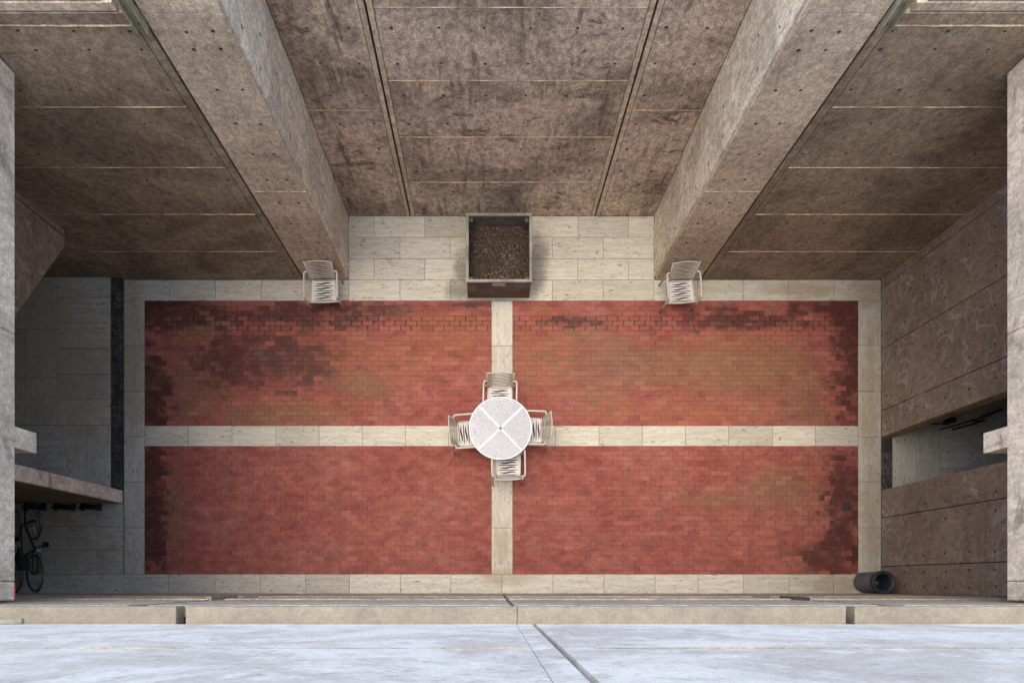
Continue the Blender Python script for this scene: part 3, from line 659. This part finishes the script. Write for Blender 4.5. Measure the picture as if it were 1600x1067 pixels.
pl_ = tag(MB().box(-4.60, -4.34, -.395, -.345, 6.402, 6.43, 0, .004).build('steel_plate', 'steel'), 'small steel plate lying on the ledge at the far left', 'plate')

# ------------------------------------------------------------------ planter
px0, px1, py0, py1, PH = X(731), X(826.7), Y(466), Y(366.2), 0.745
pt = thing('planter_box', 'square weathered wooden planter box against the niche wall', 'planter', ((px0 + px1) / 2, (py0 + py1) / 2, 0))
zs_ = [0.02, 0.25, 0.48, 0.705]
for k in range(3):
    a, b = zs_[k] + .003, zs_[k + 1] - .003; mt = 'plank_low' if k == 0 else 'plank'
    j = .002 * k
    MB().box(px0 + .036, px1 - .036, py0 + j, py0 + .035, a, b).build('plank', mt, pt)
    MB().box(px0 + .036, px1 - .036, py1 - .035, py1 - j, a, b).build('plank', mt, pt)
    MB().box(px0 + j, px0 + .035, py0, py1, a, b).build('plank', mt, pt)
    MB().box(px1 - .035, px1 - j, py0, py1, a, b).build('plank', mt, pt)
for (a, b) in ((px0 + .036, py0 + .036), (px1 - .106, py0 + .036), (px0 + .036, py1 - .106), (px1 - .106, py1 - .106)):
    MB().box(a, a + .07, b, b + .07, .02, .66).build('corner_post', 'plank', pt)
o_ = .012
MB().box(px0 - o_, px1 + o_, py0 - o_, py0 + .036, .706, PH, 0, .004).build('rim_board', 'rim', pt)
MB().box(px0 - o_, px1 + o_, py1 - .036, py1 + o_, .706, PH - .003, 0, .004).build('rim_board', 'rim', pt)
MB().box(px0 - o_, px0 + .036, py0 + .037, py1 - .037, .706, PH - .006, 0, .004).build('rim_board', 'rim', pt)
MB().box(px1 - .036, px1 + o_, py0 + .037, py1 - .037, .706, PH - .005, 0, .004).build('rim_board', 'rim', pt)
cxp = (px0 + px1) / 2
lb = MB().box(cxp - .125, cxp + .11, py0 - .004, py0 + .01, .545, .675).build('sticker', 'label_red', pt)
tag(lb, 'faded red and white sticker')
MB().box(cxp - .105, cxp + .10, py0 - .0065, py0, .560, .660).build('sticker_face', 'label_white', lb)
for k in range(5):
    MB().box(cxp - .085 + k * .036, cxp - .062 + k * .036, py0 - .0085, py0, .580 + .012 * (k % 2), .635 - .01 * (k % 3)).build('print_mark', 'black' if k % 2 else 'label_red', lb)
for q, zq in ((-.19, .63), (.17, .61)): MB().tube([(cxp + q, py0 - .006, zq), (cxp + q, py0 + .01, zq)], .016, 8).build('knot', 'black', pt)
MB().tube([(px0 - o_ - .01, py0 + .55, .70), (px0 + .02, py0 + .55, .70)], .014, 8).build('peg', 'black', pt)
# soil
mb = MB(); n = 26; vs = []
for j in range(n + 1):
    for i in range(n + 1):
        u, v = i / n, j / n; x = px0 + .034 + (px1 - px0 - .068) * u; y = py0 + .034 + (py1 - py0 - .068) * v
        d = math.hypot(u - .5, v - .42)
        vs.append((x, y, .36 + .07 * math.exp(-((d - .30) / .16) ** 2) - .05 * math.exp(-(d / .14) ** 2) + random.uniform(-.01, .01)))
def hs(x, y):
    u = (x - px0 - .034) / (px1 - px0 - .068); v = (y - py0 - .034) / (py1 - py0 - .068); d = math.hypot(u - .5, v - .42)
    return .36 + .07 * math.exp(-((d - .30) / .16) ** 2) - .05 * math.exp(-(d / .14) ** 2)
mb.add(vs, [(j * (n + 1) + i, j * (n + 1) + i + 1, (j + 1) * (n + 1) + i + 1, (j + 1) * (n + 1) + i) for j in range(n) for i in range(n)], 0, True)
for k in range(5200):
    x, y = random.uniform(px0 + .05, px1 - .05), random.uniform(py0 + .05, py1 - .05)
    u, v = (x - px0) / (px1 - px0), (y - py0) / (py1 - py0)
    L = random.uniform(.004, .014); W = L * random.uniform(.25, .6); t = random.uniform(0, math.pi); z = hs(x, y) + random.uniform(.002, .018); tl_ = random.uniform(-.5, .5)
    cx_, sx_ = math.cos(t), math.sin(t)
    dens = max(math.exp(-((u - .72) / .2) ** 2 - ((v - .42) / .25) ** 2), math.exp(-((u - .5) / .3) ** 2 - ((v - .15) / .13) ** 2))
    mi = 2 if random.random() < .02 + .13 * dens else (1 if random.random() < .5 else 3)
    mb.add([(x - cx_ * L - sx_ * W, y - sx_ * L + cx_ * W, z - tl_ * L), (x - cx_ * L + sx_ * W, y - sx_ * L - cx_ * W, z - tl_ * L + .002), (x + cx_ * L + sx_ * W, y + sx_ * L - cx_ * W, z + tl_ * L), (x + cx_ * L - sx_ * W, y + sx_ * L + cx_ * W, z + tl_ * L)], [(0, 1, 2, 3)], mi)
for k in range(40):
    x, y = random.gauss(px0 + .80, .03), random.gauss(py0 + .20, .03); z = hs(x, y) + .02; t = random.uniform(0, 6.28); L = .016
    mb.add([(x, y, z), (x + L * math.cos(t) + .005, y + L * math.sin(t), z + .01), (x + 2 * L * math.cos(t), y + 2 * L * math.sin(t), z + .004), (x + L * math.cos(t) - .005, y + L * math.sin(t) + .005, z + .012)], [(0, 1, 2, 3)], 4)
so = mb.build('soil', ['soil', 'chip0', 'chip1', 'chip2', 'chip3'])
tag(so, 'dark soil strewn with pale wood chips inside the planter', 'soil', None, 'stuff')

# ------------------------------------------------------------------ chairs
def slotted(P, u0, u1, slots, nu=26, th=0.012):
    """a sheet P(u, v) with v from 0 to 1 cut by slots (v, half length, half width, wave)"""
    mb = MB(); us = [u0 + (u1 - u0) * i / nu for i in range(nu + 1)]
    def edge(sl, u, sg):
        v, hl, hw, wv = sl; t = u / hl
        if abs(t) >= 1: return v
        k = (1 - t ** 4) ** 0.5 if not wv else (1 - t * t) ** 0.8
        return v + wv * math.sin(t * math.pi) * (1 - t ** 4) + sg * hw * k
    lv = [(0.0, 9, 0, 0)] + slots + [(1.0, 9, 0, 0)]
    for a, b in zip(lv, lv[1:]):
        rows = []
        for q in (0, 1):
            rows.append([P(u, (edge(a, u, 1) if 0 < a[0] < 1 else a[0]) * (1 - q) + (edge(b, u, -1) if 0 < b[0] < 1 else b[0]) * q) for u in us])
        m = len(us); top = rows[0] + rows[1]; nn = Vector((0, 0, 1))
        d1 = Vector(rows[0][1]) - Vector(rows[0][0]); d2 = Vector(rows[1][0]) - Vector(rows[0][0]); nrm = d1.cross(d2)
        nrm = nrm.normalized() if nrm.length > 1e-9 else nn
        bot = [tuple(Vector(p) - nrm * th) for p in top]
        vs = top + bot; fs = []
        for i in range(m - 1):
            fs.append((i, i + 1, m + i + 1, m + i)); fs.append((2 * m + i, 3 * m + i, 3 * m + i + 1, 2 * m + i + 1))
            fs.append((i, 2 * m + i, 2 * m + i + 1, i + 1)); fs.append((m + i, m + i + 1, 3 * m + i + 1, 3 * m + i))
        mb.add(vs, fs)
    return mb
def make_chair():
    t = thing('garden_chair', 'x', 'chair', (0, 0, 0), 'cream slatted garden chairs', True)
    def seatP(u, v): return (u * (1.03 - .06 * v), -.232 + .375 * v, .442 - .014 * v - .012 * math.cos(u / .21 * math.pi / 2) + .01 * math.sin(v * math.pi) * -1)
    ss = []
    for k in range(9):
        v = .045 + k * .1135
        ss.append((v, .180, .024, 0.0) if k % 2 == 0 else (v, .152, .040, .026))
    slotted(seatP, -.21, .21, ss).build('seat', 'chairseat', t)
    MB().box(-.19, .19, -.215, .125, .388, .396).build('slot_shade_sheet', 'pan', t)  # added dark sheet below the seat so its slots read as shaded
    def backP(u, v):
        y = .150 + .110 * v + .018 * math.cos(u / .22 * math.pi / 2); z = .462 + .40 * v + .006 * math.cos(u / .22 * math.pi / 2) * v
        return (-u * (1 + .07 * v), y, z)
    bs = []
    for k in range(8):
        v = .07 + k * .122
        bs.append((v, .170, .028, 0.0) if k % 2 == 0 else (v, .150, .042, .026))
    slotted(backP, -.205, .205, bs, 26, 0.003).build('backrest', 'chairback', t)
    for q in (-1, 1):
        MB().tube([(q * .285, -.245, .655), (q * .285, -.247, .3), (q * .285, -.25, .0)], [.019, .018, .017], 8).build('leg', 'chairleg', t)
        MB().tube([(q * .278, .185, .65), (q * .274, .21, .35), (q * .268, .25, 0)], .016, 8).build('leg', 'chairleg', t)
        mb = MB().tube([(q * .285, -.262, .650), (q * .286, -.24, .662), (q * .287, 0, .664), (q * .285, .165, .662), (q * .272, .187, .662), (q * .225, .192, .660)], .017, 8, 0, False, 1.0)
        mb.build('armrest', 'chair', t)
        MB().tube([(q * .212, .135, .44), (q * .217, .17, .55), (q * .226, .22, .72), (q * .232, .263, .868)], .012, 8).lathe([(0.0001, -.016), (.012, -.010), (.016, 0), (.012, .010), (.0001, .016)], (q * .232, .264, .872), 10).build('back_upright', 'chair', t)
        MB().tube([(q * .222, -.228, .437), (q * .216, -.05, .428), (q * .212, .14, .430)], .011, 8).build('seat_rail', 'chair', t)
        MB().tube([(q * .212, .13, .428), (q * .272, .205, .43)], .010, 8).build('rear_strut', 'chair', t)
    MB().tube([(-.285, -.243, .425), (-.235, -.243, .432), (-.12, -.254, .440), (0, -.258, .442), (.12, -.254, .440), (.235, -.243, .432), (.285, -.243, .425)], .012, 8).build('front_rail', 'chair', t)
    MB().tube([(q_, .262 + .018 * math.cos(q_ / .23 * math.pi / 2), .866 + .006 * math.cos(q_ / .23 * math.pi / 2)) for q_ in (-.23, -.15, -.07, 0, .07, .15, .23)], .010, 8).build('top_rail', 'chair', t)
    return t
ch0 = make_chair()
spots = [(514, 465, 1.0, 'cream slatted chair against the wall beside the left pier'),
         (1054, 466, 3.6, 'cream slatted chair against the wall beside the right pier'),
         (780.5, 627.5, -1.0, 'cream chair on the far side of the round table, nearest the planter'),
         (793, 736, 181.0, 'cream chair on the near side of the round table, its back to the ledge'),
         (729.5, 685, 94.0, 'cream chair left of the round table'),
         (832, 680, -91.0, 'cream chair right of the round table')]
for i, (u, v, a, lb) in enumerate(spots):
    o = ch0 if i == 0 else copy_tree(ch0)
    o.location = (X(u), Y(v), 0); o.rotation_euler = (0, 0, R(a)); o['label'] = lb

# ------------------------------------------------------------------ table
tx, ty = X(781), Y(682)
tb = thing('round_table', 'round white garden table with a frosted top and cross bars', 'table', (tx, ty, 0))
RT = .525
mb = MB().lathe([(.018, .716), (RT, .716), (RT, .7235), (.018, .7235), (.018, .716)], (tx, ty, 0), 72, 0, False); mb.build('table_top', 'glass', tb)
MB().tube([(tx + (RT + .006) * math.cos(k * math.pi / 36), ty + (RT + .006) * math.sin(k * math.pi / 36), .716) for k in range(72)], .0125, 8, 0, True).build('rim', 'tablewhite', tb)
for a in (44, 134):
    c_, s_ = math.cos(R(a)), math.sin(R(a)); hw = .014
    mb = MB()
    for q in (-1, 1):
        p0, p1 = .03 * q, RT * q
        cs = [(p0, -hw), (p1, -hw), (p1, hw), (p0, hw)] if q > 0 else [(p1, -hw), (p0, -hw), (p0, hw), (p1, hw)]
        pts = [(tx + c_ * u - s_ * v, ty + s_ * u + c_ * v) for u, v in cs]
        mb.add([(x, y, .690) for x, y in pts] + [(x, y, .7262) for x, y in pts], [(3, 2, 1, 0), (4, 5, 6, 7), (0, 1, 5, 4), (1, 2, 6, 5), (2, 3, 7, 6), (3, 0, 4, 7)])
    mb.build('cross_bar', 'tablewhite', tb)
for a in (44, 134, 224, 314):
    c_, s_ = math.cos(R(a)), math.sin(R(a))
    MB().tube(smooth_path([(tx + c_ * .46, ty + s_ * .46, .70), (tx + c_ * .43, ty + s_ * .43, .5), (tx + c_ * .37, ty + s_ * .37, .25), (tx + c_ * .42, ty + s_ * .42, 0.0)], 4), .015, 8).build('leg', 'tablewhite', tb)
MB().tube([(tx + .30 * math.cos(k * math.pi / 12), ty + .30 * math.sin(k * math.pi / 12), .30) for k in range(24)], .009, 6, 0, True).build('brace_ring', 'tablewhite', tb)
MB().lathe([(.014, .70), (.028, .70), (.028, .728), (.030, .731), (.020, .733), (.015, .729), (.014, .70)], (tx, ty, 0), 20).build('umbrella_socket', 'chrome', tb)
MB().lathe([(.0001, .712), (.0145, .712)], (tx, ty, 0), 14).build('socket_plug', 'black', tb)

# ------------------------------------------------------------------ bin
bx_, by_ = 6.79, -.013
bn = thing('litter_bin', 'dark grey cylindrical litter bin by the right side wall', 'bin', (bx_, by_, 0))
MB().lathe([(.0001, 0), (.172, 0), (.178, .012), (.185, .42), (.185, .61)], (bx_, by_, 0), 48).build('body', 'binbody', bn)
MB().lathe([(.186, .602), (.197, .61), (.199, .67), (.196, .722), (.186, .734), (.174, .732), (.168, .716), (.150, .708), (.138, .700), (.134, .60), (.134, .40)], (bx_, by_, 0), 48).build('lid', 'binlid', bn)
mb = MB().lathe([(.1335, .52), (.12, .42), (.07, .36), (.0001, .35)], (bx_, by_, 0), 32); mb.build('bin_liner', 'binin', bn)

# ------------------------------------------------------------------ bicycles in the left bay
def make_bike(name, label, paint, loc, rz, lean, wb=0.93, bag=True):
    t = thing(name, label, 'bicycle', loc, 'bicycles in the left bay', True)
    WR = .335
    for yy in (0, wb):
        wh = MB().tube([(0, yy + (WR - .014) * math.cos(k * math.pi / 20), WR + (WR - .014) * math.sin(k * math.pi / 20)) for k in range(40)], .015, 8, 0, True).build('wheel', 'rubber', t)
        MB().tube([(0, yy + (WR - .034) * math.cos(k * math.pi / 20), WR + (WR - .034) * math.sin(k * math.pi / 20)) for k in range(40)], .008, 6, 0, True).build('rim', 'chrome', wh)
        mb = MB()
        for k in range(24):
            a = k * math.pi / 12; q = .02 if k % 2 else -.02
            mb.tube([(q, yy, WR), (0, yy + .30 * math.cos(a), WR + .30 * math.sin(a))], .0014, 4)
        mb.build('spokes', 'chrome', wh)
        MB().tube([(-.045, yy, WR), (.045, yy, WR)], .02, 8).build('hub', 'black', wh)
    bb = (0, .40, .28); sc_ = (0, .30, .80); hd = (0, wb - .13, .80); hl = (0, wb - .09, .66)
    fr = MB().tube([bb, sc_], .016, 8).tube([hd, sc_], .015, 8).tube([hl, bb], .018, 8).tube([(0, wb - .07, .60), (0, wb - .15, .87)], .018, 8)
    for q in (-.05, .05): fr.tube([(q, 0, WR), (q * .5, .38, .285)], .009, 6).tube([(q, 0, WR), (q * .4, .29, .76)], .008, 6)
    fr.build('frame', paint, t)
    fk = MB()
    for q in (-.05, .05): fk.tube([(q * .5, wb - .08, .64), (q, wb - .05, .55), (q, wb, WR)], .011, 6)
    fk.build('fork', 'black', t)
    MB().tube(smooth_path([(-.26, wb - .33, .90), (-.25, wb - .17, .95), (-.08, wb - .12, .96), (.08, wb - .12, .96), (.25, wb - .17, .95), (.26, wb - .33, .90)], 4), .012, 8).tube([(0, wb - .15, .86), (0, wb - .12, .96)], .014, 8).build('handlebar', 'chrome', t)
    MB().tube([(0, .28, .78), (0, .265, .90)], .013, 8).build('seat_post', 'chrome', t)
    mb = MB(); pr_ = [(.14, .03), (.20, .065), (.26, .075), (.32, .05), (.38, .026), (.43, .02)]
    vs = []
    for y, hw in pr_:
        for k in range(8): a = 2 * math.pi * k / 8; vs.append((hw * math.cos(a), y, .915 + .026 * math.sin(a)))
    mb.add(vs, [(i * 8 + k, i * 8 + (k + 1) % 8, i * 8 + 8 + (k + 1) % 8, i * 8 + 8 + k) for i in range(5) for k in range(8)] + [tuple(range(8)), tuple(range(40, 48))], 0, True)
    mb.build('saddle', 'rubber', t)
    ck = MB().lathe([(.075, -.004), (.095, -.004), (.095, .004), (.075, .004), (.075, -.004)], (0, 0, 0), 24)
    ck.v = [(.05 + z, .40 + x, .28 + y) for x, y, z in ck.v]
    ck.tube([(.065, .40, .28), (.075, .52, .16)], .009, 6).tube([(-.065, .40, .28), (-.075, .28, .40)], .009, 6); ck.tube([(-.07, .40, .28), (.07, .40, .28)], .018, 8)
    ck.build('crank', 'chrome', t)
    MB().box(.08, .17, .475, .565, .148, .172).build('pedal', 'black', t); MB().box(-.17, -.08, .235, .325, .39, .414).build('pedal', 'black', t)
    MB().tube([(.05, .40, .375), (.05, .0, .375)], .004, 4).tube([(.05, .40, .185), (.05, .0, .295)], .004, 4).build('chain', 'black', t)
    if bag:
        mb = MB().box(-.07, .07, .05, .26, .70, .88, 0, .03); mb.build('saddle_bag', 'rubber', t)
    t.rotation_euler = (0, R(lean), R(rz)); return t
make_bike('bicycle', 'black bicycle with a saddle bag parked in the left bay', 'black', (-8.10, .14, 0), 2, 10, .93)
make_bike('bicycle', 'yellow bicycle half hidden behind the left bridge edge', 'yellow', (-8.50, 1.02, 0), 182, -6, .90, False)
for k, (a, b) in enumerate(((41, 75), (87, 121), (129, 161))):
    lb = ['black wheel rack beside the bicycle wheel, nearest the bridge', 'black wheel rack in the middle of three by the cross wall', 'black wheel rack of three nearest the brick'][k]
    t = thing('wheel_rack', lb, 'rack', (X((a + b) / 2), 1.36, 0), 'wheel racks by the cross wall')
    for q in range(4): MB().tube([(X(a), 1.405 - q * .026, .03 + .03 * q), (X(b), 1.365 - q * .026, .03 + .03 * q)], .013, 6).build('bar', 'black', t)
    for xx in (X(a) + .03, X(b) - .03): MB().box(xx - .006, xx + .006, 1.28, 1.41, 0.0, .10).build('bracket', 'black', t)
# rail in the right bay
t = thing('hand_rail', 'black steel rail half hidden behind the right doorway wall', 'rail', (8.7, 2.8, 0))
MB().tube([(8.15, 2.74, .06), (8.72, 2.90, .06), (8.98, 2.90, .06)], .014, 6).build('bar', 'black', t)
MB().tube([(8.38, 2.74, .06), (8.95, 2.90, .06)], .014, 6).build('bar', 'black', t)
MB().tube([(8.72, 2.90, .06), (8.72, 2.92, .55)], .012, 6).build('post', 'black', t)
MB().tube([(8.90, 2.96, .06), (8.90, 2.98, .60)], .022, 6).build('post', 'black', t)
MB().box(8.25, 8.33, 2.84, 2.92, 0, .25).build('foot', 'black', t)
MB().tube([(7.92, 2.84, .04), (8.28, 2.86, .04)], .012, 6).build('bar', 'black', t)
